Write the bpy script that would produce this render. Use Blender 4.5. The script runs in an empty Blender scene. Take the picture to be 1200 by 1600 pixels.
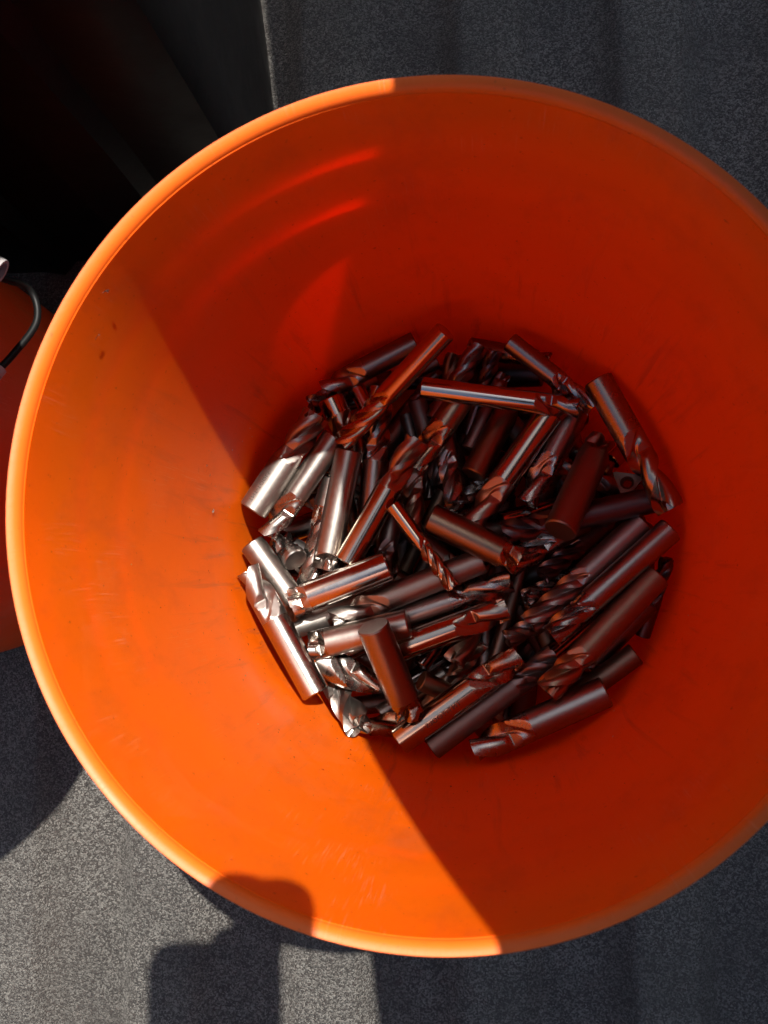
import bpy, bmesh, math, random
from mathutils import Vector, Matrix, Quaternion

sc = bpy.context.scene
C = sc.collection
PI = math.pi
rnd = random.Random(11)

# ------------------------------------------------------------------ camera
CAM_LOC = Vector((0.01916, -0.02873, 0.72096))
CAM_ROT = (0.0717, 0.0977, 0.0)
cam_d = bpy.data.cameras.new("camera")
cam = bpy.data.objects.new("camera", cam_d)
C.objects.link(cam)
cam.location = CAM_LOC
cam.rotation_euler = CAM_ROT
cam_d.sensor_fit = 'VERTICAL'
cam_d.sensor_height = 24.0
cam_d.sensor_width = 18.0
cam_d.lens = 24.0 * 1650 / 1600
cam_d.clip_start = 0.01
cam_d.clip_end = 200
cam_d.dof.use_dof = True
cam_d.dof.focus_distance = 0.62
cam_d.dof.aperture_fstop = 15.0
sc.camera = cam

# ------------------------------------------------------------------ daylight
SUN_AZ, SUN_EL = math.radians(57), math.radians(68)
S = Vector((math.cos(SUN_EL) * math.cos(SUN_AZ), math.cos(SUN_EL) * math.sin(SUN_AZ), math.sin(SUN_EL)))
w = bpy.data.worlds.new("World")
sc.world = w
w.use_nodes = True
nt = w.node_tree
nt.nodes.clear()
sky = nt.nodes.new('ShaderNodeTexSky')
sky.sky_type = 'NISHITA'
sky.sun_disc = False
sky.dust_density = 2.5
sky.ozone_density = .4
sky.sun_elevation = SUN_EL
sky.sun_rotation = PI / 2 - SUN_AZ
bg = nt.nodes.new('ShaderNodeBackground')
bg.inputs['Strength'].default_value = 0.062
out = nt.nodes.new('ShaderNodeOutputWorld')
nt.links.new(sky.outputs[0], bg.inputs[0])
nt.links.new(bg.outputs[0], out.inputs[0])
sun_d = bpy.data.lights.new("sun", 'SUN')
sun_d.energy = 5.0
sun_d.angle = math.radians(0.53)
sun_d.color = (1.0, 0.95, 0.87)
sun = bpy.data.objects.new("sun", sun_d)
C.objects.link(sun)
sun.rotation_euler = S.to_track_quat('Z', 'Y').to_euler()
sun.location = (1, 1.5, 4)

sc.render.engine = 'CYCLES'
sc.view_settings.view_transform = 'Standard'
sc.view_settings.look = 'None'
sc.view_settings.exposure = 1.12
sc.view_settings.gamma = 1.0
sc.cycles.max_bounces = 12
sc.cycles.diffuse_bounces = 10
sc.cycles.glossy_bounces = 5
sc.cycles.transmission_bounces = 10
sc.cycles.use_adaptive_sampling = True
sc.cycles.adaptive_threshold = .02
sc.cycles.sample_clamp_indirect = 6.0
sc.cycles.caustics_reflective = True
sc.cycles.blur_glossy = 0.5
try:
    sc.cycles.use_denoising = True
    sc.cycles.denoiser = 'OPENIMAGEDENOISE'
except Exception:
    pass


# ------------------------------------------------------------------ helpers
def obj(name, me, mat, parent=None, smooth=None):
    if isinstance(me, bmesh.types.BMesh):
        m = bpy.data.meshes.new(name)
        me.normal_update()
        me.to_mesh(m)
        me.free()
        me = m
    if mat is not None and not me.materials:
        me.materials.append(mat)
    if smooth is not None:
        for p in me.polygons:
            p.use_smooth = True
        me.set_sharp_from_angle(angle=math.radians(smooth))
    o = bpy.data.objects.new(name, me)
    C.objects.link(o)
    if parent is not None:
        o.parent = parent
    return o


def thing(name, label, cat, loc=(0, 0, 0), group=None):
    o = bpy.data.objects.new(name, None)
    o.empty_display_size = 0.01
    C.objects.link(o)
    o.location = loc
    tag(o, label, cat, group)
    return o


def tag(o, label, cat, group=None):
    o['label'] = label
    o['category'] = cat
    if group:
        o['group'] = group
    return o


def lathe(prof, n=128, closed=False):
    """revolve (r, z) points about Z"""
    bm = bmesh.new()
    rings = []
    for r, z in prof:
        if r < 1e-7:
            rings.append([bm.verts.new((0, 0, z))])
        else:
            rings.append([bm.verts.new((r * math.cos(2 * PI * k / n), r * math.sin(2 * PI * k / n), z)) for k in range(n)])
    pairs = list(zip(rings[:-1], rings[1:]))
    if closed:
        pairs.append((rings[-1], rings[0]))
    for a, b in pairs:
        for k in range(n):
            k2 = (k + 1) % n
            if len(a) == 1 and len(b) == 1:
                continue
            if len(a) == 1:
                bm.faces.new((a[0], b[k2], b[k]))
            elif len(b) == 1:
                bm.faces.new((a[k], a[k2], b[0]))
            else:
                bm.faces.new((a[k], a[k2], b[k2], b[k]))
    bmesh.ops.recalc_face_normals(bm, faces=bm.faces)
    return bm


def tube(pts, r, n=10):
    bm = bmesh.new()
    pts = [Vector(p) for p in pts]
    rings = []
    up = Vector((0, 0, 1))
    for i, p in enumerate(pts):
        d = (pts[min(i + 1, len(pts) - 1)] - pts[max(i - 1, 0)]).normalized()
        a = d.cross(up)
        if a.length < 1e-4:
            a = d.cross(Vector((1, 0, 0)))
        a.normalize()
        b = d.cross(a)
        rings.append([bm.verts.new(p + r * (math.cos(2 * PI * k / n) * a + math.sin(2 * PI * k / n) * b)) for k in range(n)])
    for a, b in zip(rings[:-1], rings[1:]):
        for k in range(n):
            bm.faces.new((a[k], a[(k + 1) % n], b[(k + 1) % n], b[k]))
    bm.faces.new(rings[0][::-1])
    bm.faces.new(rings[-1])
    bmesh.ops.recalc_face_normals(bm, faces=bm.faces)
    return bm


def rounded_slab(x0, x1, y0, y1, z0, z1, rad, edge, n=8):
    """rounded-corner slab with softened top and bottom edges"""
    bm = bmesh.new()

    def loop(inset, z):
        vs = []
        rr = max(rad - inset, 0.0005)
        for cx, cy, a0 in ((x1 - rad, y1 - rad, 0), (x0 + rad, y1 - rad, PI / 2), (x0 + rad, y0 + rad, PI), (x1 - rad, y0 + rad, 1.5 * PI)):
            for k in range(n + 1):
                a = a0 + PI / 2 * k / n
                vs.append(bm.verts.new((cx + rr * math.cos(a), cy + rr * math.sin(a), z)))
        return vs
    ls = [loop(edge, z0), loop(edge * .3, z0 + edge * .3), loop(0, z0 + edge), loop(0, z1 - edge), loop(edge * .3, z1 - edge * .3), loop(edge, z1)]
    for a, b in zip(ls[:-1], ls[1:]):
        m = len(a)
        for k in range(m):
            bm.faces.new((a[k], a[(k + 1) % m], b[(k + 1) % m], b[k]))
    bm.faces.new(ls[0][::-1])
    bm.faces.new(ls[-1])
    bmesh.ops.recalc_face_normals(bm, faces=bm.faces)
    return bm


def slab(p0, a, b, z0, z1, mat, name, parent, bev=.006):
    bm = bmesh.new()
    q = [p0, p0 + a, p0 + a + b, p0 + b]
    lo = [bm.verts.new((v.x, v.y, z0)) for v in q]
    hi = [bm.verts.new((v.x, v.y, z1)) for v in q]
    bm.faces.new(lo[::-1])
    bm.faces.new(hi)
    for i in range(4):
        bm.faces.new((lo[i], lo[(i + 1) % 4], hi[(i + 1) % 4], hi[i]))
    bmesh.ops.recalc_face_normals(bm, faces=bm.faces)
    bmesh.ops.bevel(bm, geom=bm.edges[:], offset=bev, segments=2, affect='EDGES')
    return obj(name, bm, mat, parent, 40)


# ------------------------------------------------------------------ materials
def new_mat(name):
    m = bpy.data.materials.new(name)
    m.use_nodes = True
    t = m.node_tree
    b = t.nodes['Principled BSDF']
    return m, t, b, t.nodes['Material Output']


def N(t, kind, **kw):
    n = t.nodes.new(kind)
    for k, v in kw.items():
        if hasattr(n, k):
            setattr(n, k, v)
        else:
            n.inputs[k].default_value = v
    return n


def ramp(t, src, stops):
    n = t.nodes.new('ShaderNodeValToRGB')
    el = n.color_ramp.elements
    el[0].position, el[0].color = stops[0][0], stops[0][1]
    el[1].position, el[1].color = stops[-1][0], stops[-1][1]
    for p, c in stops[1:-1]:
        e = el.new(p)
        e.color = c
    t.links.new(src, n.inputs[0])
    return n


def G(v):
    return (v, v, v, 1)


def noise_on(t, coord, scale, detail=4, rough=.55, mapping=None, dist=0.0):
    n = N(t, 'ShaderNodeTexNoise', Scale=scale, Detail=detail, Roughness=rough, Distortion=dist)
    if mapping:
        mp = N(t, 'ShaderNodeMapping')
        mp.inputs['Scale'].default_value = mapping
        t.links.new(coord, mp.inputs[0])
        coord = mp.outputs[0]
    t.links.new(coord, n.inputs['Vector'])
    return n


def mixc(t, fac, a, b, mode='MIX'):
    n = N(t, 'ShaderNodeMix', data_type='RGBA', blend_type=mode)
    for sock, v in ((n.inputs[0], fac), (n.inputs[6], a), (n.inputs[7], b)):
        if isinstance(v, bpy.types.NodeSocket):
            t.links.new(v, sock)
        else:
            sock.default_value = v
    return n.outputs[2]


def mat_orange(name, base, trans, tcol, wear=1.0, spec=.17, rough=(.46, .6)):
    m, t, b, o = new_mat(name)
    tc = N(t, 'ShaderNodeTexCoord')
    co = tc.outputs['Object']
    # cylindrical coordinates (angle, height) so that scuffs run round the wall or down it
    sep = N(t, 'ShaderNodeSeparateXYZ')
    t.links.new(co, sep.inputs[0])
    at = N(t, 'ShaderNodeMath', operation='ARCTAN2')
    t.links.new(sep.outputs[1], at.inputs[0])
    t.links.new(sep.outputs[0], at.inputs[1])
    ml = N(t, 'ShaderNodeMath', operation='MULTIPLY')
    t.links.new(at.outputs[0], ml.inputs[0])
    ml.inputs[1].default_value = 0.14
    cyl = N(t, 'ShaderNodeCombineXYZ')
    t.links.new(ml.outputs[0], cyl.inputs[0])
    t.links.new(sep.outputs[2], cyl.inputs[1])
    cy = cyl.outputs[0]
    blot = noise_on(t, co, 14, 5, .6)
    col = ramp(t, blot.outputs[0], [(.3, tuple(c * .9 for c in base[:3]) + (1,)), (.7, base)]).outputs[0]
    # scuffs: patches of fine slanting scratches, paler than the plastic
    patch = ramp(t, noise_on(t, co, 22, 3, .6).outputs[0], [(.50, G(0)), (.66, G(1))])
    rot = N(t, 'ShaderNodeMapping')
    rot.inputs['Rotation'].default_value = (0, 0, .6)
    rot.inputs['Scale'].default_value = (1500, 40, 1)
    t.links.new(cy, rot.inputs[0])
    sc1 = N(t, 'ShaderNodeTexNoise', Scale=1.0, Detail=3, Roughness=.6, Distortion=.8)
    t.links.new(rot.outputs[0], sc1.inputs['Vector'])
    rot2 = N(t, 'ShaderNodeMapping')
    rot2.inputs['Rotation'].default_value = (0, 0, -1.1)
    rot2.inputs['Scale'].default_value = (1300, 26, 1)
    t.links.new(cy, rot2.inputs[0])
    sc2 = N(t, 'ShaderNodeTexNoise', Scale=1.0, Detail=2, Roughness=.5, Distortion=.6)
    t.links.new(rot2.outputs[0], sc2.inputs['Vector'])
    s1 = ramp(t, sc1.outputs[0], [(.58, G(0)), (.70, G(1))])
    s2 = ramp(t, sc2.outputs[0], [(.63, G(0)), (.72, G(1))])
    sm = N(t, 'ShaderNodeMath', operation='MAXIMUM')
    t.links.new(s1.outputs[0], sm.inputs[0])
    t.links.new(s2.outputs[0], sm.inputs[1])
    sf = N(t, 'ShaderNodeMath', operation='MULTIPLY')
    t.links.new(sm.outputs[0], sf.inputs[0])
    t.links.new(patch.outputs[0], sf.inputs[1])
    sfw = N(t, 'ShaderNodeMath', operation='MULTIPLY')
    t.links.new(sf.outputs[0], sfw.inputs[0])
    sfw.inputs[1].default_value = .30 * wear
    col = mixc(t, sfw.outputs[0], col, (.90, .46, .28, 1))
    # dust film low down and dark specks
    dirt = ramp(t, noise_on(t, co, 420, 2, .5).outputs[0], [(.70, G(0)), (.76, G(1))])
    dw = N(t, 'ShaderNodeMath', operation='MULTIPLY')
    t.links.new(dirt.outputs[0], dw.inputs[0])
    dw.inputs[1].default_value = .6 * wear
    col = mixc(t, dw.outputs[0], col, (.13, .03, .01, 1))
    smear = ramp(t, noise_on(t, co, 30, 5, .7, (1, 1, .5)).outputs[0], [(.52, G(0)), (.8, G(.45 * wear))])
    col = mixc(t, smear.outputs[0], col, (.45, .09, .02, 1))
    haze = ramp(t, noise_on(t, co, 17, 5, .68, None, .4).outputs[0], [(.55, G(0)), (.78, G(.10 * wear))])
    col = mixc(t, haze.outputs[0], col, (.86, .36, .19, 1))
    # grey metal rub marks where tools have slid down towards the heap
    rub = noise_on(t, cy, 1, 4, .65, (130, 9, 1), .5)
    rb = ramp(t, rub.outputs[0], [(.56, G(0)), (.74, G(1))])
    low = N(t, 'ShaderNodeMapRange')
    t.links.new(sep.outputs[2], low.inputs[0])
    for q_, v_ in zip((1, 2, 3, 4), (.08, .30, .75, .06)):
        low.inputs[q_].default_value = v_
    rmul = N(t, 'ShaderNodeMath', operation='MULTIPLY')
    t.links.new(rb.outputs[0], rmul.inputs[0])
    t.links.new(low.outputs[0], rmul.inputs[1])
    rw = N(t, 'ShaderNodeMath', operation='MULTIPLY')
    t.links.new(rmul.outputs[0], rw.inputs[0])
    rw.inputs[1].default_value = wear
    col = mixc(t, rw.outputs[0], col, (.34, .10, .035, 1))
    t.links.new(col, b.inputs['Base Color'])
    rg = ramp(t, blot.outputs[0], [(.3, G(rough[0])), (.7, G(rough[1]))])
    t.links.new(rg.outputs[0], b.inputs['Roughness'])
    b.inputs['IOR'].default_value = 1.5
    b.inputs['Specular IOR Level'].default_value = spec
    bp = N(t, 'ShaderNodeBump', Strength=.12, Distance=.0006)
    fine = noise_on(t, co, 260, 4, .6)
    t.links.new(fine.outputs[0], bp.inputs['Height'])
    bp2 = N(t, 'ShaderNodeBump', Strength=.25, Distance=.0003)
    t.links.new(sf.outputs[0], bp2.inputs['Height'])
    t.links.new(bp.outputs[0], bp2.inputs['Normal'])
    t.links.new(bp2.outputs[0], b.inputs['Normal'])
    tr = N(t, 'ShaderNodeBsdfTranslucent')
    tr.inputs[0].default_value = tcol
    mx = N(t, 'ShaderNodeMixShader')
    mx.inputs[0].default_value = trans
    t.links.new(b.outputs[0], mx.inputs[1])
    t.links.new(tr.outputs[0], mx.inputs[2])
    t.links.new(mx.outputs[0], o.inputs[0])
    return m


ORANGE = (.96, .158, .0004, 1)
M_wall = mat_orange('orange_bucket_plastic', ORANGE, .37, (.995, .075, .001, 1))
M_skin = mat_orange('orange_outer_skin', ORANGE, .93, (.995, .09, .002, 1))
M_shaded = mat_orange('orange_shaded_opaque', (.55, .05, .0006, 1), .04, (.9, .08, .002, 1))  # second bucket: its shade put into the colour as a darker, opaque orange
M_rim = mat_orange('orange_rim_plastic', (.80, .125, .008, 1), .08, (.95, .15, .004, 1), .5, .32, (.42, .55))


def mat_carbide(name, base, r0, r1, brush):
    m, t, b, o = new_mat(name)
    tc = N(t, 'ShaderNodeTexCoord')
    oi = N(t, 'ShaderNodeObjectInfo')
    co = tc.outputs['Object']
    ad = N(t, 'ShaderNodeVectorMath', operation='ADD')
    t.links.new(co, ad.inputs[0])
    t.links.new(oi.outputs['Location'], ad.inputs[1])
    co = ad.outputs[0]
    b.inputs['Metallic'].default_value = 1
    st = noise_on(t, co, 320, 4, .65)
    c = ramp(t, st.outputs[0], [(.3, tuple(x * .93 for x in base) + (1,)), (.65, base + (1,))]).outputs[0]
    # dried coolant and oil spots
    sp = ramp(t, noise_on(t, co, 900, 3, .6).outputs[0], [(.60, G(0)), (.72, G(1))])
    pt = ramp(t, noise_on(t, co, 70, 3, .6).outputs[0], [(.60, G(0)), (.78, G(.14))])
    mm = N(t, 'ShaderNodeMath', operation='MULTIPLY')
    t.links.new(sp.outputs[0], mm.inputs[0])
    t.links.new(pt.outputs[0], mm.inputs[1])
    c = mixc(t, mm.outputs[0], c, (.10, .075, .06, 1))
    # each tool a little lighter or darker
    vv = N(t, 'ShaderNodeMapRange')
    t.links.new(oi.outputs['Random'], vv.inputs[0])
    vv.inputs[3].default_value, vv.inputs[4].default_value = .78, 1.08
    cc = N(t, 'ShaderNodeMix', data_type='RGBA', blend_type='MULTIPLY')
    cc.inputs[0].default_value = 1
    t.links.new(c, cc.inputs[6])
    t.links.new(vv.outputs[0], cc.inputs[7])
    tint = mixc(t, 1.0, cc.outputs[2], oi.outputs['Color'], 'MULTIPLY')
    t.links.new(tint, b.inputs['Base Color'])
    rr = ramp(t, st.outputs[0], [(.3, G(r0)), (.7, G(r1))])
    rm = N(t, 'ShaderNodeMath', operation='MAXIMUM')
    t.links.new(rr.outputs[0], rm.inputs[0])
    t.links.new(mm.outputs[0], rm.inputs[1])
    rx = N(t, 'ShaderNodeMath', operation='MULTIPLY')
    t.links.new(rm.outputs[0], rx.inputs[0])
    t.links.new(oi.outputs['Alpha'], rx.inputs[1])
    t.links.new(rx.outputs[0], b.inputs['Roughness'])
    gr = noise_on(t, co, 1, 3, .6, (500, 500, 9000))
    bp = N(t, 'ShaderNodeBump', Strength=brush, Distance=.00008)
    t.links.new(gr.outputs[0], bp.inputs['Height'])
    pit = noise_on(t, co, 1500, 3, .6)
    bp2 = N(t, 'ShaderNodeBump', Strength=brush * .6, Distance=.00006)
    t.links.new(pit.outputs[0], bp2.inputs['Height'])
    t.links.new(bp.outputs[0], bp2.inputs['Normal'])
    t.links.new(bp2.outputs[0], b.inputs['Normal'])
    return m


FIN = {
    'p': (mat_carbide('polished_carbide', (.43, .41, .39), .15, .20, .06), mat_carbide('ground_flute_bright', (.38, .355, .34), .28, .34, .05)),
    'b': (mat_carbide('brushed_carbide', (.33, .31, .295), .36, .43, .2), mat_carbide('ground_flute', (.35, .325, .31), .28, .36, .2)),
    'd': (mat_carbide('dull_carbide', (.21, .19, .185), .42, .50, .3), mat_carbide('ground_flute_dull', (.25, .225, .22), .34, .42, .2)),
}
M_ink, _t, _b, _o = new_mat('etched_mark')
_b.inputs['Base Color'].default_value = (.05, .035, .03, 1)
_b.inputs['Roughness'].default_value = .6


def mat_liner(name, base, grain, strength):
    m, t, b, o = new_mat(name)
    tc = N(t, 'ShaderNodeTexCoord')
    co = tc.outputs['Object']
    wob = noise_on(t, co, grain * .6, 2, .6)
    sv = N(t, 'ShaderNodeVectorMath', operation='SCALE')
    t.links.new(wob.outputs['Color'], sv.inputs[0])
    sv.inputs['Scale'].default_value = .0012
    av = N(t, 'ShaderNodeVectorMath', operation='ADD')
    t.links.new(co, av.inputs[0])
    t.links.new(sv.outputs[0], av.inputs[1])
    cell = N(t, 'ShaderNodeTexVoronoi', Scale=grain)
    t.links.new(av.outputs[0], cell.inputs['Vector'])
    sepc = N(t, 'ShaderNodeSeparateColor')
    t.links.new(cell.outputs['Color'], sepc.inputs[0])
    g1 = noise_on(t, co, grain * 1.3, 4, .7)
    big = noise_on(t, co, 9, 5, .6)
    c = ramp(t, big.outputs[0], [(.3, (base * .85, base * .78, base * .72, 1)), (.7, (base * 1.18, base * 1.03, base * .93, 1))]).outputs[0]
    # pale road dust caught on single pebbles of the grain, more of it in some places
    pick = ramp(t, sepc.outputs[0], [(.30, G(0)), (.95, G(1))])
    pd = ramp(t, noise_on(t, co, 16, 4, .6).outputs[0], [(.3, G(.45)), (.65, G(1))])
    ds = N(t, 'ShaderNodeMath', operation='MULTIPLY')
    t.links.new(pick.outputs[0], ds.inputs[0])
    t.links.new(pd.outputs[0], ds.inputs[1])
    c = mixc(t, ds.outputs[0], c, (base * 4.4, base * 4.2, base * 3.8, 1))
    gap = ramp(t, g1.outputs[0], [(.34, G(.42)), (.52, G(1))])
    c = mixc(t, 1.0, c, gap.outputs[0], 'MULTIPLY')
    t.links.new(c, b.inputs['Base Color'])
    b.inputs['Roughness'].default_value = .40
    b.inputs['Specular IOR Level'].default_value = .5
    hh = N(t, 'ShaderNodeMath', operation='SUBTRACT')
    t.links.new(g1.outputs[0], hh.inputs[0])
    hm = N(t, 'ShaderNodeMath', operation='MULTIPLY')
    t.links.new(cell.outputs['Distance'], hm.inputs[0])
    hm.inputs[1].default_value = .6
    t.links.new(hm.outputs[0], hh.inputs[1])
    bp = N(t, 'ShaderNodeBump', Strength=strength, Distance=.0032)
    t.links.new(hh.outputs[0], bp.inputs['Height'])
    t.links.new(bp.outputs[0], b.inputs['Normal'])
    return m


M_liner = mat_liner('textured_bed_liner', .072, 980, 1.0)


def mat_simple(name, col, rough, spec=.5, metal=0, bump=0, bscale=200):
    m, t, b, o = new_mat(name)
    tc = N(t, 'ShaderNodeTexCoord')
    n = noise_on(t, tc.outputs['Object'], 25, 5, .6)
    c = ramp(t, n.outputs[0], [(.3, tuple(x * .75 for x in col) + (1,)), (.7, col + (1,))])
    t.links.new(c.outputs[0], b.inputs['Base Color'])
    r = ramp(t, n.outputs[0], [(.3, G(rough * .8)), (.7, G(min(1, rough * 1.25)))])
    t.links.new(r.outputs[0], b.inputs['Roughness'])
    b.inputs['Specular IOR Level'].default_value = spec
    b.inputs['Metallic'].default_value = metal
    if bump:
        bp = N(t, 'ShaderNodeBump', Strength=bump, Distance=.001)
        t.links.new(noise_on(t, tc.outputs['Object'], bscale, 4, .6).outputs[0], bp.inputs['Height'])
        t.links.new(bp.outputs[0], b.inputs['Normal'])
    return m


M_black = mat_simple('smooth_black_plastic', (.0035, .003, .003), .36, .16, 0, .15, 90)
M_shade_lid = mat_simple('black_shade_lid', (.02, .02, .02), .5)
M_cover = mat_simple('shade_cover_vinyl', (.02, .02, .021), .55, .4, 0, .3, 700)
M_wire = mat_simple('dark_bail_wire', (.004, .004, .004), .5, .2, 0)
M_white = mat_simple('white_grip_plastic', (.30, .28, .28), .5)
M_glass = mat_simple('black_phone_glass', (.01, .01, .012), .08)
M_phone = mat_simple('phone_case', (.03, .03, .035), .5)
M_insert = mat_simple('insert_coating', (.16, .12, .09), .42, .5, .9, .2, 900)
M_chip = mat_simple('bright_chip', (.7, .68, .66), .25, .5, 1)

# ------------------------------------------------------------------ truck bed floor
RIBS = [-.553, -.438, -.323, -.208, -.093, .022, .137, .252, .367, .482, .597]


def floor_z(x):
    z = 0
    for c in RIBS:
        d = abs(x - c)
        if d < .036:
            q = min(1, max(0, (.036 - d) / .018))
            z = max(z, .0100 * q * q * (3 - 2 * q))
    return z


bm = bmesh.new()
xs = [-1.0 + .0045 * k for k in range(int(2.0 / .0045) + 1)]
ys = [-1.0, -.6, -.3, 0, .3, .6, 1.2]
grid = [[bm.verts.new((x, y, floor_z(x) - .0247)) for x in xs] for y in ys]
for a, b in zip(grid[:-1], grid[1:]):
    for k in range(len(xs) - 1):
        bm.faces.new((a[k], a[k + 1], b[k + 1], b[k]))
fl = obj('floor', bm, M_liner, None, 60)
fl['kind'] = 'structure'

# ------------------------------------------------------------------ black wheel housing behind the buckets
wh = thing('wheel_housing', 'smooth black plastic wheel housing with upright creases behind the orange buckets', 'wheel housing', (0, 0, 0))
plan = [(-.95, .204), (-.40, .204), (-.392, .212), (-.34, .212), (-.332, .203), (-.292, .203), (-.284, .214), (-.236, .216), (-.228, .206), (-.190, .206), (-.182, .216), (-.150, .214), (-.130, .218), (-.126, .226), (-.131, .262), (-.134, .31), (-.141, .37), (-.152, .45), (-.165, .60)]
bm = bmesh.new()
rows = []
for z, off in ((-.027, 0), (.06, .002), (.16, .006), (.66, .006), (.690, .012), (.700, .035)):  # unseen upper part carried up high to keep sun off the second bucket
    rows.append([bm.verts.new((x - (off * .5 if y > .29 else 0), y + off, z)) for x, y in plan])
for a, b in zip(rows[:-1], rows[1:]):
    for k in range(len(plan) - 1):
        bm.faces.new((a[k], a[k + 1], b[k + 1], b[k]))
obj('side_panel', bm, M_black, wh, 50)
bm = bmesh.new()
tz = .700
tv = [bm.verts.new((v.x, v.y, tz)) for v in [Vector((x - (.0175 if y > .29 else 0), y + .035, 0)) for x, y in plan]]
tv.append(bm.verts.new((-.95, .63, tz)))
bm.faces.new(tv)
bmesh.ops.triangulate(bm, faces=bm.faces)
obj('top_panel', bm, M_black, wh)

# ------------------------------------------------------------------ unseen bed cover, added to cast the shade over one side
cz = .680
k = (cz - .365) / math.tan(SUN_EL)
sx, sy = k * math.cos(SUN_AZ), k * math.sin(SUN_AZ)
A = Vector((-.01304 + sx, .14489 + sy, 0))
B = Vector((.02101 + sx, -.14535 + sy, 0))
dv = (A - B).normalized()
nv = Vector((dv.y, -dv.x, 0))
tc_ = thing('shade_cover', 'unseen flat black bed cover added to shade the buckets from above', 'bed cover', (0, 0, 0))


P = B - dv * .55
slab(P, dv * .8, nv * .42, cz - .02, cz, M_cover, 'shade_panel', tc_, .002)
slab(P + dv * .804, dv * .8, nv * .42, cz - .02, cz, M_cover, 'shade_panel', tc_, .002)


# ------------------------------------------------------------------ buckets
def r_out(z):
    return .1315 + .0155 * z / .352


def make_bucket(name, label, loc, inner, outer):
    t = thing(name, label, 'bucket', loc, 'orange buckets in the truck bed')
    th = .0024
    prof = [(0, -.011), (.117, -.011), (.123, -.0145), (r_out(0) - .003, -.0145), (r_out(0) - .0008, -.012), (r_out(.004), .004)]
    for k in range(1, 30):
        z = .004 + (.3605 - .004) * k / 29
        prof.append((r_out(z), z))
    # inner skin with faint sink marks behind the outer ribs
    inn = []
    for k in range(0, 61):
        z = .3605 - (.3605 - .016) * k / 60
        sink = sum(.00015 * math.exp(-((z - zc) / .005) ** 2) for zc in (.309, .271))
        inn.append((r_out(z) - th + sink, z))
    inn += [(r_out(.01) - th - .003, .010), (r_out(.008) - th - .010, .0075), (0, .0072)]
    wall = obj('wall', lathe(prof + inn, 160), inner, t, 50)
    wall.data.materials.append(outer)
    for p in wall.data.polygons:
        c = p.center
        if math.hypot(c.x, c.y) > r_out(c.z) * math.cos(PI / 160) - .0008 or c.z < .0045:
            p.material_index = 1
    zt = .365
    ro = .1512
    ri = r_out(.3605) - th
    rp = [(ri + .0008, .357), (ri + .0002, .3600), (ri + .0006, .3625), (ri + .0022, .3645), (ri + .0045, zt), (ro - .0022, .3643), (ro - .0006, .3625), (ro, .359), (ro, .343), (ro - .002, .343), (ro - .0022, .3545)]
    obj('rim', lathe(rp, 160, True), M_rim, t, 60)
    for zc, pr in ((.312, .0065), (.270, .0095)):
        r0 = r_out(zc) - .0004
        rb = [(r0, zc - .0045), (r0 + pr, zc - .0025), (r0 + pr, zc + .0025), (r0, zc + .0045)]
        obj('rib', lathe(rb, 128, True), M_rim, t, 40)
    return t


bk = make_bucket('bucket', 'large open orange plastic bucket holding the heap of end mills', (0, 0, 0), M_wall, M_skin)
b2 = make_bucket('bucket', 'second orange bucket with a dark wire handle, mostly out of frame', (-.357, .053, 0), M_shaded, M_shaded)


lp = [(0, .3705), (.150, .3705), (.153, .366), (.176, .366), (.178, .368), (.178, .385), (.175, .388), (.171, .386), (.168, .378), (0, .377)]  # unseen lid, added and widened to shade the second bucket's wall
shade_lid = obj('shade_lid', lathe([(r * 1.03, z) for r, z in lp], 96), M_shade_lid, b2, 40)
shade_lid.location = (.012, .010, 0)


def catmull(pts, n=10):
    pts = [Vector(p) for p in pts]
    pts = [pts[0] * 2 - pts[1]] + pts + [pts[-1] * 2 - pts[-2]]
    o = []
    for i in range(1, len(pts) - 2):
        p0, p1, p2, p3 = pts[i - 1:i + 3]
        for k in range(n):
            u = k / n
            o.append(.5 * ((2 * p1) + (-p0 + p2) * u + (2 * p0 - 5 * p1 + 4 * p2 - p3) * u * u + (-p0 + 3 * p1 - 3 * p2 + p3) * u ** 3))
    o.append(pts[-2])
    return o


# wire handle of the second bucket, hanging down beside its wall; coordinates local to that bucket
o2 = Vector((-.357, .053, 0))
wire_w = [(-.285, .168, .290), (-.235, .1345, .2785), (-.2085, .1165, .262), (-.2000, .115, .240), (-.1965, .100, .238), (-.204, .082, .246), (-.2125, .068, .254), (-.222, .052, .262), (-.2290, .030, .270), (-.2270, -.010, .290), (-.2330, -.070, .322)]
obj('handle', tube(catmull([Vector(p) - o2 for p in wire_w]), .0018, 10), M_wire, b2, 60)
ga, gb = Vector((-.2085, .0745, .2502)) - o2, Vector((-.2285, .0345, .2690)) - o2
obj('handle_cap', tube([ga, ga.lerp(gb, .5), gb], .0034, 14), M_white, b2, 60)


def pipe(p0, p1, r0, r1, n=24):
    bm = bmesh.new()
    d = (p1 - p0).normalized()
    a = d.cross(Vector((0, 0, 1))).normalized()
    b = d.cross(a)
    R = []
    for p, r in ((p0, r1), (p0, r0), (p1, r0), (p1, r1)):
        R.append([bm.verts.new(p + r * (math.cos(2 * PI * k / n) * a + math.sin(2 * PI * k / n) * b)) for k in range(n)])
    for i in range(4):
        x, y = R[i], R[(i + 1) % 4]
        for k in range(n):
            bm.faces.new((x[k], x[(k + 1) % n], y[(k + 1) % n], y[k]))
    bmesh.ops.recalc_face_normals(bm, faces=bm.faces)
    return bm


obj('handle_grip', pipe(Vector((-.1995, .1140, .2700)) - o2, Vector((-.265, .1500, .285)) - o2, .0062, .0048), M_white, b2, 40)

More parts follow.
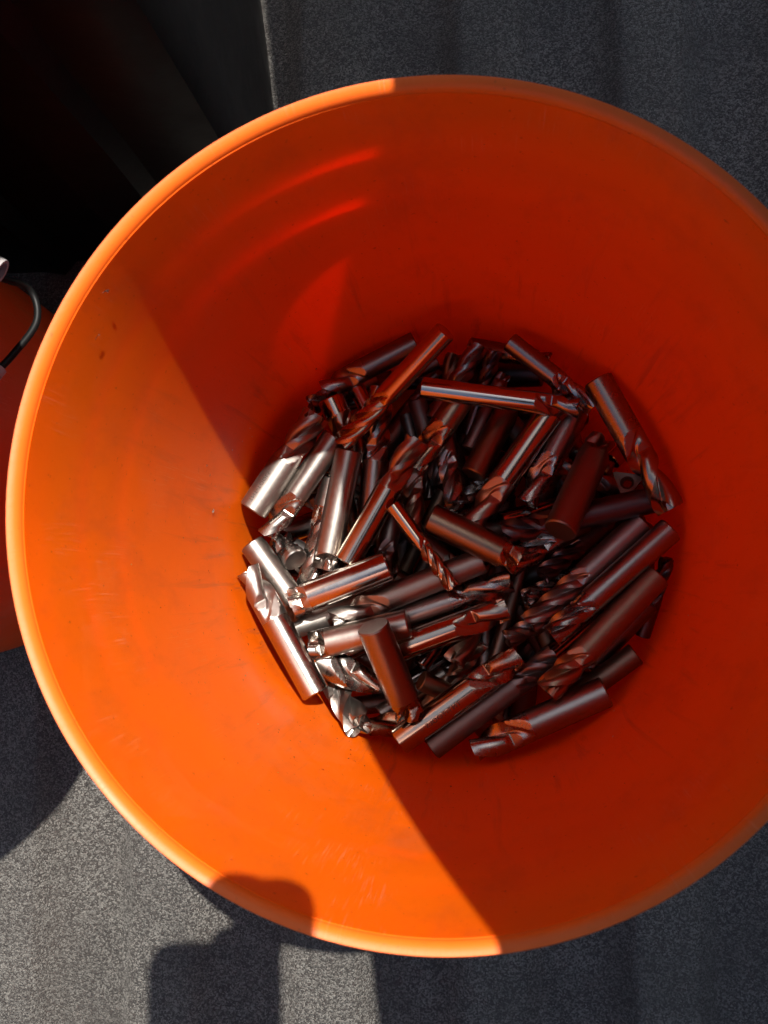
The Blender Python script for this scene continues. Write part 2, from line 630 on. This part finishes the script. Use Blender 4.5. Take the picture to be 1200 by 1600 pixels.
# ------------------------------------------------------------------ end mills
MILLS = [
    (-38, 1179, 1250, -684, 591, 894, 662, 4, 0.42, 'p', "slim end mill leaning steeply with its plain shank end at the pile's top edge"),
    (-530, 105, 776, -444, 940, 847, 780, 3, 0.48, 'b', "fluted mill standing with its tip beside the steep slim mill's flutes"),
    (-242, 1231, 758, -822, 946, 742, 726, 2, 0.34, 'b', 'mill lying against the shaded wall behind the steep slim mill, tip outermost'),
    (-773, 889, 794, -593, 488, 723, 833, 4, 0.30, 'p', 'polished shank stub reflecting an orange stripe at the upper end of the pile'),
    (-622, 971, 690, -439, 602, 697, 530, 4, 0.30, 'p', 'thin polished shank squeezed beside the orange-striped stub'),
    (-536, 1063, 500, -916, 859, 677, 670, 4, 0.45, 'b', 'small fluted tip poking out just below the mill against the shaded wall'),
    (-1231, 181, 898, -839, 778, 872, 903, 4, 0.30, 'b', 'half-sunlit mill by the wall with engraved lettering on its shank end'),
    (-733, 637, 851, -1153, 28, 838, 777, 2, 0.36, 'b', 'half-sunlit mill with an oval flat, lying parallel to the engraved half-sunlit mill'),
    (-975, -120, 835, -1089, 5, 725, 784, 4, 0.50, 'b', 'mill seen end on, its toothed round face turned up in the sunlight'),
    (-764, 393, 736, -923, -295, 733, 747, 3, 0.66, 'b', 'sunlit mill with long bright spiral flutes between the end-on mill and a tall shank'),
    (-641, 546, 883, -792, -180, 853, 839, 2, 0.20, 'b', 'long upright brushed shank half sunlit, its round end at the top'),
    (-651, -135, 910, -224, 605, 948, 793, 3, 0.36, 'p', 'mill whose shank glows with orange reflections, flutes pointing up and away'),
    (55, 887, 837, -253, 441, 797, 825, 2, 0.48, 'b', "dark mill with a big rounded flat, tip meeting the orange-glowing mill's flutes"),
    (-91, 740, 636, 10, 219, 794, 747, 3, 0.55, 'b', 'bluish fluted tip pointing down below the mill with the big rounded flat'),
    (-247, 586, 632, -280, 64, 669, 749, 3, 0.60, 'b', "stubby fluted tip hanging just above the plain dark shank's round end"),
    (-245, 902, 581, -100, 365, 545, 623, 4, 0.30, 'd', "dull maroon shank behind the orange-glowing mill's flutes"),
    (-321, 828, 532, -185, 292, 452, 492, 4, 0.30, 'd', 'narrow dull shank between the standing fluted mill and the maroon shank'),
    (-366, 204, 976, -7, -289, 976, 469, 3, 0.52, 'p', 'thinnest mill, drill-like, slanting down across the middle of the pile'),
    (-194, 907, 971, 732, 765, 986, 657, 2, 0.24, 'p', 'mirror polished mill lying level across the top of the pile'),
    (-146, 129, 945, 380, -131, 960, 916, 4, 0.20, 'd', 'plain thick dark shank lying across the centre with its round end showing'),
    (-696, 302, 612, -588, -223, 453, 449, 4, 0.20, 'b', 'short sunlit stub glimpsed behind the long upright brushed shank'),
    (-132, 767, 613, 155, 1234, 661, 665, 3, 0.60, 'b', "fluted tip just beyond the steep slim mill's shank end"),
    (75, 688, 521, 245, 1186, 697, 531, 3, 0.62, 'b', 'slender fluted tip highest at the far edge of the pile'),
    (330, 1186, 930, 825, 779, 908, 597, 3, 0.42, 'b', "reddish slim mill sloping down to the level polished mill's tip"),
    (839, 929, 1007, 1244, 155, 1027, 868, 2, 0.52, 'b', 'thick mill lying along the curved wall with broad orange-edged spiral flutes'),
    (109, 394, 820, 352, 864, 694, 782, 4, 0.20, 'd', 'dull thick shank below the level polished mill, round end facing out'),
    (82, 570, 714, 301, 1040, 656, 483, 4, 0.20, 'd', 'narrow dull shank tucked alongside the dull thick shank'),
    (294, 318, 634, 550, 794, 735, 659, 3, 0.62, 'p', 'spiral fluted end between the dull thick shank and a glossy orange-tinted one'),
    (571, 762, 873, 85, 69, 823, 822, 2, 0.38, 'p', 'glossy shank with a gold-lit flat where its flutes begin'),
    (750, 826, 783, 432, 220, 807, 828, 2, 0.34, 'b', 'dark mill with a gold-tipped end beside the gold-lit flat'),
    (602, 34, 1150, 867, 584, 850, 956, 4, 0.12, 'd', 'thick dull shank whose copper-coloured round end faces the viewer'),
    (1182, 234, 887, 283, 36, 880, 793, 3, 0.22, 'd', 'long dark mill passing beneath the copper-ended shank'),
    (879, 133, 698, 1211, 322, 609, 665, 4, 0.20, 'b', 'short shank with a dark oval flat beside the triangular insert'),
    (959, 440, 568, 501, 724, 444, 582, 4, 0.20, 'd', "stub end just above the triangular insert's dark neighbour"),
    (970, 500, 535, 1097, 617, 477, 537, 4, 0.20, 'p', 'bluish glint of a shank behind the thick orange-edged mill'),
    (506, 261, 496, 744, 740, 665, 667, 3, 0.60, 'b', 'dim fluted end buried between the gold-tipped mill and the wall mill'),
    (275, 116, 696, 793, 253, 537, 663, 4, 0.20, 'p', "bluish polished shank under the copper-ended shank's lower end"),
    (331, 522, 505, -41, 132, 690, 752, 3, 0.56, 'b', 'dim fluted mill running beneath the gold-lit flat'),
    (1255, 54, 940, 558, -569, 946, 789, 4, 0.30, 'b', "long mill with bright oval flat lying first below the wall mill's tip"),
    (1109, 102, 834, 436, -512, 861, 796, 4, 0.46, 'b', 'mill with long many-edged flutes, just above the long bright-flat mill'),
    (1180, -213, 902, 521, -893, 969, 834, 4, 0.24, 'b', 'long mill ending in a pale grey flat and ragged flutes near the lower wall'),
    (1145, -370, 758, 780, -762, 695, 745, 4, 0.20, 'd', 'short visible shank tucked behind the pale-flat long mill at the wall'),
    (1063, -674, 800, 610, -1014, 763, 699, 4, 0.20, 'd', 'shank squeezed between the pale-flat mill and the lowest wall mill'),
    (873, -886, 929, 106, -1239, 909, 922, 2, 0.24, 'b', 'lowest thick mill lying along the bottom wall with a coppery flat'),
    (-335, -1189, 929, 377, -678, 939, 852, 2, 0.26, 'p', "mill with engraved maker's lettering on an orange-shining shank"),
    (-148, -1235, 870, 588, -682, 849, 753, 4, 0.24, 'd', 'pitted dull mill lying parallel to the lettered orange-shining one'),
    (784, -366, 613, 302, -598, 757, 613, 3, 0.70, 'p', 'small shiny fluted end in the dark gap below the many-edged flutes'),
    (526, -717, 717, 947, -388, 565, 575, 4, 0.20, 'p', 'blue-grey shank crossing under the shiny small fluted end'),
    (777, 119, 695, 321, -154, 813, 782, 4, 0.44, 'b', "fluted end directly under the long dark mill's tip"),
    (938, 129, 556, 524, -215, 736, 615, 4, 0.50, 'b', 'grey fluted end half hidden under the many-edged mill'),
    (-439, -501, 789, 336, -246, 813, 760, 3, 0.42, 'b', "twisted fluted mill meeting the thinnest mill's tip"),
    (-349, -649, 856, 312, -406, 892, 836, 2, 0.28, 'p', 'orange-lit shank with mauve flat below the twisted fluted mill'),
    (260, -284, 635, -16, -739, 795, 747, 3, 0.60, 'b', 'fluted end hanging below the mauve-flat mill'),
    (1128, -580, 599, 1269, -108, 721, 488, 3, 0.50, 'b', 'tiny fluted end wedged at the wall beyond the long bright-flat mill'),
    (-1250, -15, 828, -923, -457, 834, 803, 4, 0.20, 'b', 'sunlit round shank end resting at the wall under the brightest mill'),
    (-820, -912, 989, -1240, -178, 983, 847, 2, 0.24, 'p', 'brightest sunlit mill lying against the lit wall, mirror shank'),
    (-878, -909, 821, -1187, -320, 803, 651, 4, 0.20, 'b', 'shank hidden behind the brightest sunlit mill'),
    (-391, -155, 976, -977, -379, 982, 914, 4, 0.12, 'p', 'sunlit thick shank with dark round end, lying under the tall shanks'),
    (165, -121, 857, -748, -483, 857, 793, 2, 0.34, 'b', 'sunlit tip with a speckled oval flat, long shank running into shade'),
    (-1023, -532, 733, -504, -357, 646, 786, 4, 0.20, 'b', "sunlit end beneath the speckled oval flat's tip"),
    (-273, -494, 967, -870, -637, 939, 876, 2, 0.20, 'b', 'sunlit shank with dark round end, below the speckled flat'),
    (-840, -718, 827, -451, -892, 814, 949, 2, 0.30, 'b', 'sunlit mill with a pointed notched tip'),
    (-456, -502, 1250, -266, -1030, 979, 932, 4, 0.16, 'b', 'shank standing up toward the viewer, dark round end at its top'),
    (-805, -829, 554, -565, -1110, 948, 909, 3, 0.66, 'b', 'sunlit mill with a broken jagged tip resting on the orange wall'),
    (-69, -1080, 645, -534, -1132, 755, 747, 2, 0.42, 'p', 'small bluish tip beside the broken jagged mill'),
    (-701, -706, 659, -221, -467, 517, 578, 4, 0.20, 'p', 'small bright stub behind the upright round end'),
    (-215, -844, 765, 257, -1094, 572, 619, 4, 0.20, 'b', 'bronze-lit shank in the gap above the lettered mill'),
    (-220, -761, 717, 99, -330, 586, 573, 4, 0.20, 'p', 'ring-edged small shank end over the bronze-lit shank'),
    (-327, -891, 485, 139, -605, 373, 606, 4, 0.20, 'p', 'deep shank with one thin grey glint in the dark gap'),
    (-481, -1072, 602, -22, -785, 495, 537, 4, 0.20, 'b', 'small lit stub below the pointed notched tip'),
    (-710, -1037, 573, -218, -984, 406, 608, 4, 0.20, 'd', 'dark deep shank behind the broken jagged mill'),
    (-375, 236, 723, -463, -291, 791, 606, 3, 0.50, 'd', "dark pointed fluted tip hanging over the speckled-flat mill's shank"),
    (-29, 628, 538, 62, 85, 478, 669, 4, 0.20, 'd', 'dark shank seen between the big rounded flat and the dull thick shank'),
    (87, 958, 562, 150, 1206, 413, 671, 4, 0.20, 'd', 'upright dull shank at the far edge, beside the slender fluted tip'),
    (87, 1250, 524, 582, 1116, 663, 625, 3, 0.40, 'b', 'grey mill lying low beyond the level polished mill'),
    (-494, 333, 665, -424, -196, 492, 669, 4, 0.20, 'd', 'dark shank in the gap between the upright brushed and orange-glowing shanks'),
    (-44, 43, 626, 490, 106, 500, 667, 4, 0.20, 'd', 'dark shank under the plain thick dark shank'),
    (1117, -373, 583, 759, -778, 487, 669, 4, 0.20, 'd', 'dark shank under the long bright-flat mill'),
    (902, -134, 553, 416, -360, 704, 640, 4, 0.60, 'b', 'dim brassy fluted tip deep in the dark hole at the centre'),
    (-182, -1032, 566, 145, -616, 647, 599, 3, 0.60, 'b', "dim fluted tip in the gap just above the lettered mill's flat"),
    (-787, -566, 533, -272, -415, 683, 531, 3, 0.50, 'b', 'thin fluted end between the speckled-flat mill and the dark pointed tip'),
    (1102, 305, 530, 588, 452, 699, 577, 3, 0.60, 'b', 'dim fluted end between the copper-ended shank and the gold-tipped mill'),
]
BURIED = [
    (241, -319, 157, 932, -424, 157, 771),
    (847, 871, 157, 90, 729, 274, 766),
    (196, 114, 200, 1025, -67, 571, 732),
    (734, -554, 363, 1229, 25, 406, 833),
    (250, 404, 279, -602, 295, 219, 557),
    (950, 113, 156, 593, -579, 314, 758),
    (676, 284, 160, 226, 792, 417, 804),
    (-1183, 406, 338, -450, 723, 139, 560),
    (-790, 486, 161, -26, 362, 161, 811),
    (-781, 600, 384, -548, -27, 429, 817),
    (-84, 658, 470, 96, -96, 128, 479),
    (-160, -431, 326, -363, -1106, 173, 650),
    (-118, 1175, 461, -824, 855, 426, 479),
    (-642, 348, 297, -14, 902, 202, 689),
    (285, -624, 218, 862, -230, 326, 752),
    (-686, 301, 255, -731, -402, 220, 616),
    (422, -290, 564, 697, -932, 585, 651),
    (653, -140, 463, -151, -412, 225, 688),
    (-775, -203, 158, -1222, -109, 259, 783),
    (-564, 1081, 163, -631, 710, 461, 826),
    (-76, 696, 405, -5, 1223, 443, 732),
    (206, -309, 433, 210, -1076, 442, 602),
    (-243, 138, 296, 496, -238, 251, 764),
    (-338, -871, 379, -943, -496, 470, 642),
    (346, -845, 258, -201, -1249, 504, 484),
    (-19, 239, 423, -429, -568, 286, 458),
    (144, 421, 126, 542, -217, 126, 465),
    (-89, -878, 130, 492, -298, 414, 504),
    (-545, -453, 158, -1106, -520, 158, 780),
    (549, 1089, 419, -358, 1128, 163, 830),
    (861, 229, 437, 644, 1043, 397, 506),
    (889, -879, 516, 89, -779, 296, 654),
    (620, -326, 510, 1198, -291, 492, 826),
    (600, -556, 467, 586, 177, 153, 732),
    (-533, 404, 710, -487, 1152, 247, 515),
    (172, -889, 538, 168, -12, 529, 668),
    (-1225, 61, 154, -712, 256, 154, 741),
    (263, -212, 437, 318, 541, 347, 821),
    (-654, 359, 533, -129, 1087, 334, 743),
    (369, -383, 497, 746, -984, 266, 697),
    (405, -1151, 161, 458, -616, 296, 812),
    (-1212, 38, 328, -475, -358, 410, 754),
    (840, 276, 144, 557, -592, 144, 642),
    (231, -743, 621, 468, 91, 615, 479),
    (-735, 212, 323, -1175, 399, 457, 727),
    (238, 875, 587, 693, 307, 365, 689),
    (184, -1213, 216, -156, -681, 319, 765),
    (-84, 339, 448, -478, -430, 319, 452),
    (1130, -527, 436, 1232, 90, 190, 653),
    (-379, -425, 204, -357, 284, 317, 717),
    (1140, 345, 153, 386, 663, 174, 728),
    (1144, -363, 165, 594, -914, 165, 848),
    (-1215, 215, 533, -710, 474, 636, 826),
    (-165, 815, 330, -607, 250, 606, 451),
    (-409, -215, 471, 161, -564, 301, 649),
    (940, -26, 437, 1192, 392, 278, 478),
    (803, 600, 305, 1248, -73, 581, 683),
    (-155, -246, 550, -267, -1104, 244, 460),
    (-303, 208, 452, -858, 890, 265, 684),
    (-10, 956, 314, 671, 837, 329, 734),
    (-30, -521, 492, 170, 215, 393, 701),
    (863, 347, 328, 1107, -327, 218, 777),
    (-303, -808, 134, -653, 34, 134, 543),
    (-582, -700, 136, -1167, -455, 377, 557),
    (-864, -60, 614, -391, -636, 434, 720),
    (-509, 244, 468, 160, -286, 656, 634),
    (-363, -684, 237, -49, 28, 153, 729),
    (-434, -603, 331, -1121, -308, 510, 518),
    (282, -411, 128, 286, -1212, 128, 481),
    (-453, -1048, 295, -894, -243, 307, 635),
    (-2, 620, 161, 230, 1198, 161, 808),
    (-730, 129, 367, -438, -636, 198, 575),
]
INSX, INSY = 0.1026, 0.0327


def mill_meshes(L, R, nf, ff, seed, broken=False, taper=0.0, hand=1, face=None):
    rg = random.Random(seed)
    fl = min(max(L * ff * 1.12, R * 4.0), L * .8) if ff > .2 else max(L * ff * .7, R * 1.3)
    zf = L - fl
    ch = R * .09
    shank = lathe([(0, 0), (R - ch, 0), (R, ch), (R, zf * .5), (R, zf)], 40)
    key = [0, .07, .13, .20, .24, .30, .36, .42, .48, .54, .60, .66, .72, .78, .83, .88, .92, .96, .985]
    if nf == 2:
        ts = [x for q in zip(key, [(p + n_) / 2 for p, n_ in zip(key, key[1:] + [1.0])]) for x in q][:-1]
    elif nf == 3:
        ts = key
    else:
        ts = [0, .10, .20, .26, .33, .40, .48, .56, .64, .71, .78, .84, .89, .94, .98]
    D = R * {2: .68, 3: .62, 4: .54}[nf]
    Dp = R * {2: .52, 3: .40, 4: .28}[nf]
    rows = max(28, int(fl / R * 11))
    run = min(R * {2: 1.5, 3: 1.15, 4: 1.0}[nf], fl * .4)
    helix = math.tan(math.radians(rg.choice((36, 40, 44)))) / R * hand
    ph = rg.uniform(0, 2 * PI)
    mid = .74
    if face is not None:
        ph = face - 2 * PI * mid / nf - helix * run * .8 + rg.uniform(-.35, .35)
    bm = bmesh.new()
    rings = []
    jag = [rg.uniform(0, 1) for _ in range(nf * len(ts))]
    for i in range(rows + 1):
        u = i / rows
        z = zf + fl * u
        lift = 0
        if z - zf < run * 1.15:
            lift = D * 1.04 * (1 - (z - zf) / (run * 1.15)) ** 1.3
        # the flat that the wheel leaves where it runs out of the flute
        if z - zf < run:
            pl = R - Dp * (z - zf) / run
        else:
            pl = R - Dp * max(0, 1 - (z - zf - run) / (R * .7))
        ring = []
        for k in range(nf):
            a0 = ph + 2 * PI * (k + mid) / nf + helix * run * .8
            for j, tt in enumerate(ts):
                if tt < .14:
                    dep = R * .03 * tt / .14
                else:
                    s = (tt - .14) / .86
                    dep = R * .03 * (1 - s) + D * max(0, math.sin(PI * s ** 3.0)) ** .8
                dep = max(0, dep - lift)
                if lift > 0 and tt <= .14:
                    dep *= 1 - lift / (D * 1.04)
                a = ph + 2 * PI * (k + tt) / nf + helix * (z - zf)
                r = R - dep
                for kk in range(nf):
                    c_ = math.cos(a - (a0 + 2 * PI * kk / nf))
                    if c_ > .2:
                        r = min(r, max(pl / c_, R - D * 1.1))
                if taper:
                    q = max(0, 1 - (L - z) / (R * 2.0))
                    r *= 1 - taper * q
                dep = R - r
                zz = z
                if i == rows:
                    zz -= R * .2 * min(1, dep / D)
                    if broken:
                        zz -= R * .9 * jag[k * len(ts) + j] * (1 if tt > .3 else .35)
                ring.append(bm.verts.new((r * math.cos(a), r * math.sin(a), zz)))
        rings.append(ring)
    m = len(rings[0])
    for a, b in zip(rings[:-1], rings[1:]):
        for k in range(m):
            bm.faces.new((a[k], a[(k + 1) % m], b[(k + 1) % m], b[k]))
    # end teeth: an inner ring gashed towards the centre
    last = rings[-1]
    inner = []
    for k in range(nf):
        for j, tt in enumerate(ts):
            v = last[k * len(ts) + j].co
            g = .10 if tt < .3 else .34
            if broken:
                g += .5 * jag[(k * len(ts) + j * 5) % len(jag)]
            inner.append(bm.verts.new((v.x * .5, v.y * .5, L - R * g * (1 if not taper else .6))))
    for k in range(m):
        bm.faces.new((last[k], last[(k + 1) % m], inner[(k + 1) % m], inner[k]))
    cv = bm.verts.new((0, 0, L - R * .22))
    for k in range(m):
        bm.faces.new((inner[k], inner[(k + 1) % m], cv))
    bmesh.ops.recalc_face_normals(bm, faces=bm.faces)
    return shank, bm


def lettering(text, L, R, z_start, ang, size, parent, flip):
    """flat marks wrapped on the shank, running along its axis"""
    cu = bpy.data.curves.new('lettering', 'FONT')
    cu.body = text
    cu.size = size
    cu.space_character = 1.08
    tmp = bpy.data.objects.new('lettering_tmp', cu)
    C.objects.link(tmp)
    dg = bpy.context.evaluated_depsgraph_get()
    me = bpy.data.meshes.new_from_object(tmp.evaluated_get(dg))
    bpy.data.objects.remove(tmp)
    bpy.data.curves.remove(cu)
    bm = bmesh.new()
    bm.from_mesh(me)
    bmesh.ops.triangulate(bm, faces=bm.faces)
    bmesh.ops.subdivide_edges(bm, edges=[e for e in bm.edges if e.calc_length() > size * .15], cuts=1)
    for v in bm.verts:
        x, y = v.co.x, v.co.y
        a = ang + (y - size * .35) / R * flip
        rr = R + .00004
        v.co = Vector((rr * math.cos(a), rr * math.sin(a), z_start + x * flip))
    bmesh.ops.recalc_face_normals(bm, faces=bm.faces)
    me2 = bpy.data.meshes.new('lettering')
    bm.to_mesh(me2)
    bm.free()
    return obj('lettering', me2, M_ink, parent)


def place_mill(i, d, label, group):
    x0, y0, z0, x1, y1, z1, r, nf, ff, fin = d
    a, b = Vector((x0, y0, z0)) * 1e-4, Vector((x1, y1, z1)) * 1e-4
    R = r * 1e-5
    ax = b - a
    L = ax.length
    t = thing('end_mill', label, 'end mill', a, group)
    q = Vector((0, 0, 1)).rotation_difference(ax.normalized())
    t.rotation_mode = 'QUATERNION'
    t.rotation_quaternion = q
    broken = label is not None and ('broken' in label or 'ragged' in label or rnd.random() < .22)
    up = q.inverted() @ (CAM_LOC - (a + b) / 2).normalized()
    va = math.atan2(up.y, up.x)
    sh, fb = mill_meshes(L, R, nf, ff, i * 7 + 3, broken, .5 if 'pointed notched' in label else 0, 1, va if (nf == 2 or 'flat' in label) else None)
    s = obj('shank', sh, FIN[fin][0], t, 30)
    fo = obj('flutes', fb, FIN[fin][1], t, 24)
    # coatings: most are bare, some bronze, some dark; some more polished than others
    rc = random.Random(i * 13 + 5)
    tn = rc.choice([(1, 1, 1)] * 5 + [(1.12, 1.0, .86)] * 3 + [(1.15, .90, .66)] * 2 + [(.58, .54, .60)] * 2)
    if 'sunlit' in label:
        tn = (1.12, 1.10, 1.06)  # tools in the sun tinted lighter, sunlight put into their colour
    g_ = rc.uniform(.72, 1.18)
    s.color = fo.color = (tn[0], tn[1], tn[2], g_)
    return t, s, L, R, va


GROUP = 'end mills heaped in the bucket'
for i, d in enumerate(MILLS):
    t, s, L, R, va = place_mill(i, d[:10], d[10], GROUP)
    if 'maker' in d[10]:
        lettering('TNT-TOOLS', L, R, L * .50, va + .25, .0042, s, -1)
    elif 'engraved lettering' in d[10]:
        lettering('TNT-TOOLS', L, R, L * .06, va - .55, .0036, s, 1)
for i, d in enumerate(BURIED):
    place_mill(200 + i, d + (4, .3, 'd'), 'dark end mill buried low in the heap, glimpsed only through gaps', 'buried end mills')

# ------------------------------------------------------------------ triangular insert
bm = bmesh.new()
n = 36


def tri(k, size):
    a = 2 * PI * k / n
    # rounded triangle by a superposed support function
    rr = size * (.5 / max(math.cos(((a + PI / 3) % (2 * PI / 3)) - PI / 3), .5))
    rr = min(rr, size * .90)
    return rr * math.cos(a), rr * math.sin(a)


SZ, HT, HR = .0115, .0042, .0030
lev = [[], [], [], [], []]
for k in range(n):
    x, y = tri(k, SZ)
    a = 2 * PI * k / n
    lev[0].append(bm.verts.new((x * .9, y * .9, 0)))
    lev[1].append(bm.verts.new((x, y, HT)))
    lev[2].append(bm.verts.new((HR * 1.35 * math.cos(a), HR * 1.35 * math.sin(a), HT - .0003)))
    lev[3].append(bm.verts.new((HR * .85 * math.cos(a), HR * .85 * math.sin(a), HT - .0022)))
    lev[4].append(bm.verts.new((HR * .85 * math.cos(a), HR * .85 * math.sin(a), 0)))
for q in range(5):
    a, b = lev[q], lev[(q + 1) % 5]
    for k in range(n):
        bm.faces.new((a[k], a[(k + 1) % n], b[(k + 1) % n], b[k]))
bmesh.ops.recalc_face_normals(bm, faces=bm.faces)
ins = obj('cutting_insert', bm, M_insert, None, 35)
tag(ins, 'small triangular cutting insert with a round hole, near the wall mill', 'cutting insert')
ins.location = (INSX, INSY, .0835)
ins.rotation_euler = (.25, .15, PI + .35)

# ------------------------------------------------------------------ bright chips stuck to the bucket wall
def chip(ang, z, size, label):
    bm = bmesh.new()
    r = r_out(z) - .0024 - .0003
    prev = None
    for k in range(6):
        u = (k / 5 - .5) * size
        cu = .35 * size * math.sin(k * .9)
        a = bm.verts.new((u, cu * .4, .0005 + abs(cu) * .3))
        b = bm.verts.new((u + .0002, cu * .4 + size * .38, .0009 + abs(cu) * .15))
        if prev:
            bm.faces.new((prev[0], a, b, prev[1]))
        prev = (a, b)
    bmesh.ops.solidify(bm, geom=bm.faces[:], thickness=.00012)
    o = obj('metal_chip', bm, M_chip, None, 40)
    o.location = (r * math.cos(ang), r * math.sin(ang), z)
    o.rotation_euler = (PI / 2, 0, ang - PI / 2 + .0)
    o.rotation_euler.rotate_axis('Z', ang * 7)
    tag(o, label, 'metal chip', 'metal chips stuck inside the bucket')
    return o


for ang, z, sz, lb in ((2.556, .352, .0032, 'tiny pale chip just inside the rim, uppermost of the stuck chips'),
                       (2.665, .340, .0030, 'tiny pale chip a little below the rim beside the sunlit scuff'),
                       (3.032, .144, .0034, 'tiny bright chip halfway down the sunlit wall near the engraved mill')):
    chip(ang, z, sz, lb)

# ------------------------------------------------------------------ fine swarf flecks on the lower wall
bm = bmesh.new()
rs = random.Random(5)
for k in range(170):
    z = .085 + abs(rs.gauss(0, .07))
    if z > .33:
        continue
    a = rs.gauss(3.9, .9)
    r = r_out(z) - .0026
    p = Vector((r * math.cos(a), r * math.sin(a), z))
    tn = Vector((-math.sin(a), math.cos(a), 0))
    up_ = Vector((0, 0, 1))
    nn = Vector((-math.cos(a), -math.sin(a), 0))
    th = rs.uniform(0, PI)
    d = tn * math.cos(th) + up_ * math.sin(th)
    e = tn * -math.sin(th) + up_ * math.cos(th)
    ln, wd = rs.uniform(.0004, .0013), rs.uniform(.00012, .0004)
    v = [bm.verts.new(p + d * ln), bm.verts.new(p + e * wd + nn * rs.uniform(.0001, .0006)), bm.verts.new(p - d * ln * .8), bm.verts.new(p - e * wd + nn * .0002)]
    bm.faces.new((v[0], v[1], v[3]))
    bm.faces.new((v[1], v[2], v[3]))
sw = obj('swarf', bm, M_chip)
tag(sw, 'fine bright swarf flecks dusted over the inner bucket wall around the heap', 'swarf')
sw['kind'] = 'stuff'

# ------------------------------------------------------------------ the phone taking the picture (its shadow falls on the rim and floor)
ph = thing('phone', 'dark phone held over the bucket to take the picture', 'phone', CAM_LOC)
ph.rotation_euler = CAM_ROT
person = thing('person', 'bare forearm and hand holding the phone above the bucket', 'person', CAM_LOC)
person.rotation_euler = CAM_ROT
M_hand = mat_simple('skin', (.55, .33, .24), .5)
J = {}
verts, edges, radii = [], [], []


def joint(p, r, prev=None):
    verts.append(p)
    radii.append(r)
    if prev is not None:
        edges.append((prev, len(verts) - 1))
    return len(verts) - 1


wr = joint((-.030, -.190, .050), (.030, .021))
f1 = joint((.000, -.330, .062), (.036, .034), wr)
f2 = joint((.035, -.520, .070), (.044, .042), f1)
pm = joint((-.026, -.140, .042), (.038, .014), wr)
for pts in (((-.002, -.095, .036), (.005, -.050, .034), (.0095, .000, .028), (.0115, .0335, .014)),
            ((-.018, -.090, .038), (-.010, -.045, .037), (-.0035, .002, .029), (-.0025, .0345, .014)),
            ((-.034, -.095, .038), (-.024, -.050, .037), (-.0165, -.006, .029), (-.0150, .0235, .014)),
            ((-.050, -.105, .037), (-.064, -.082, .038), (-.071, -.068, .030), (-.074, -.060, .0225)),
            ((-.002, -.140, .036), (.014, -.115, .032), (.024, -.092, .024), (.029, -.078, .016))):
    pr = pm
    for q, p in enumerate(pts):
        pr = joint(p, ((.0130, .0125, .0130, .0140)[q],) * 2, pr)
hm = bpy.data.meshes.new('hand')
hm.from_pydata(verts, edges, [])
hand = obj('hand', hm, M_hand, person)
sk = hand.modifiers.new('skin', 'SKIN')
for v, r in zip(hm.skin_vertices[0].data, radii):
    v.radius = r
hm.skin_vertices[0].data[0].use_root = True
sk.use_smooth_shade = True
hand.modifiers.new('subd', 'SUBSURF').render_levels = 2

obj('case', rounded_slab(-.073, .020, -.150, .0085, .004, .0135, .019, .002), M_phone, ph, 40)
obj('screen', rounded_slab(-.070, .017, -.147, .0055, .0132, .0139, .010, .0002), M_glass, ph, 40)
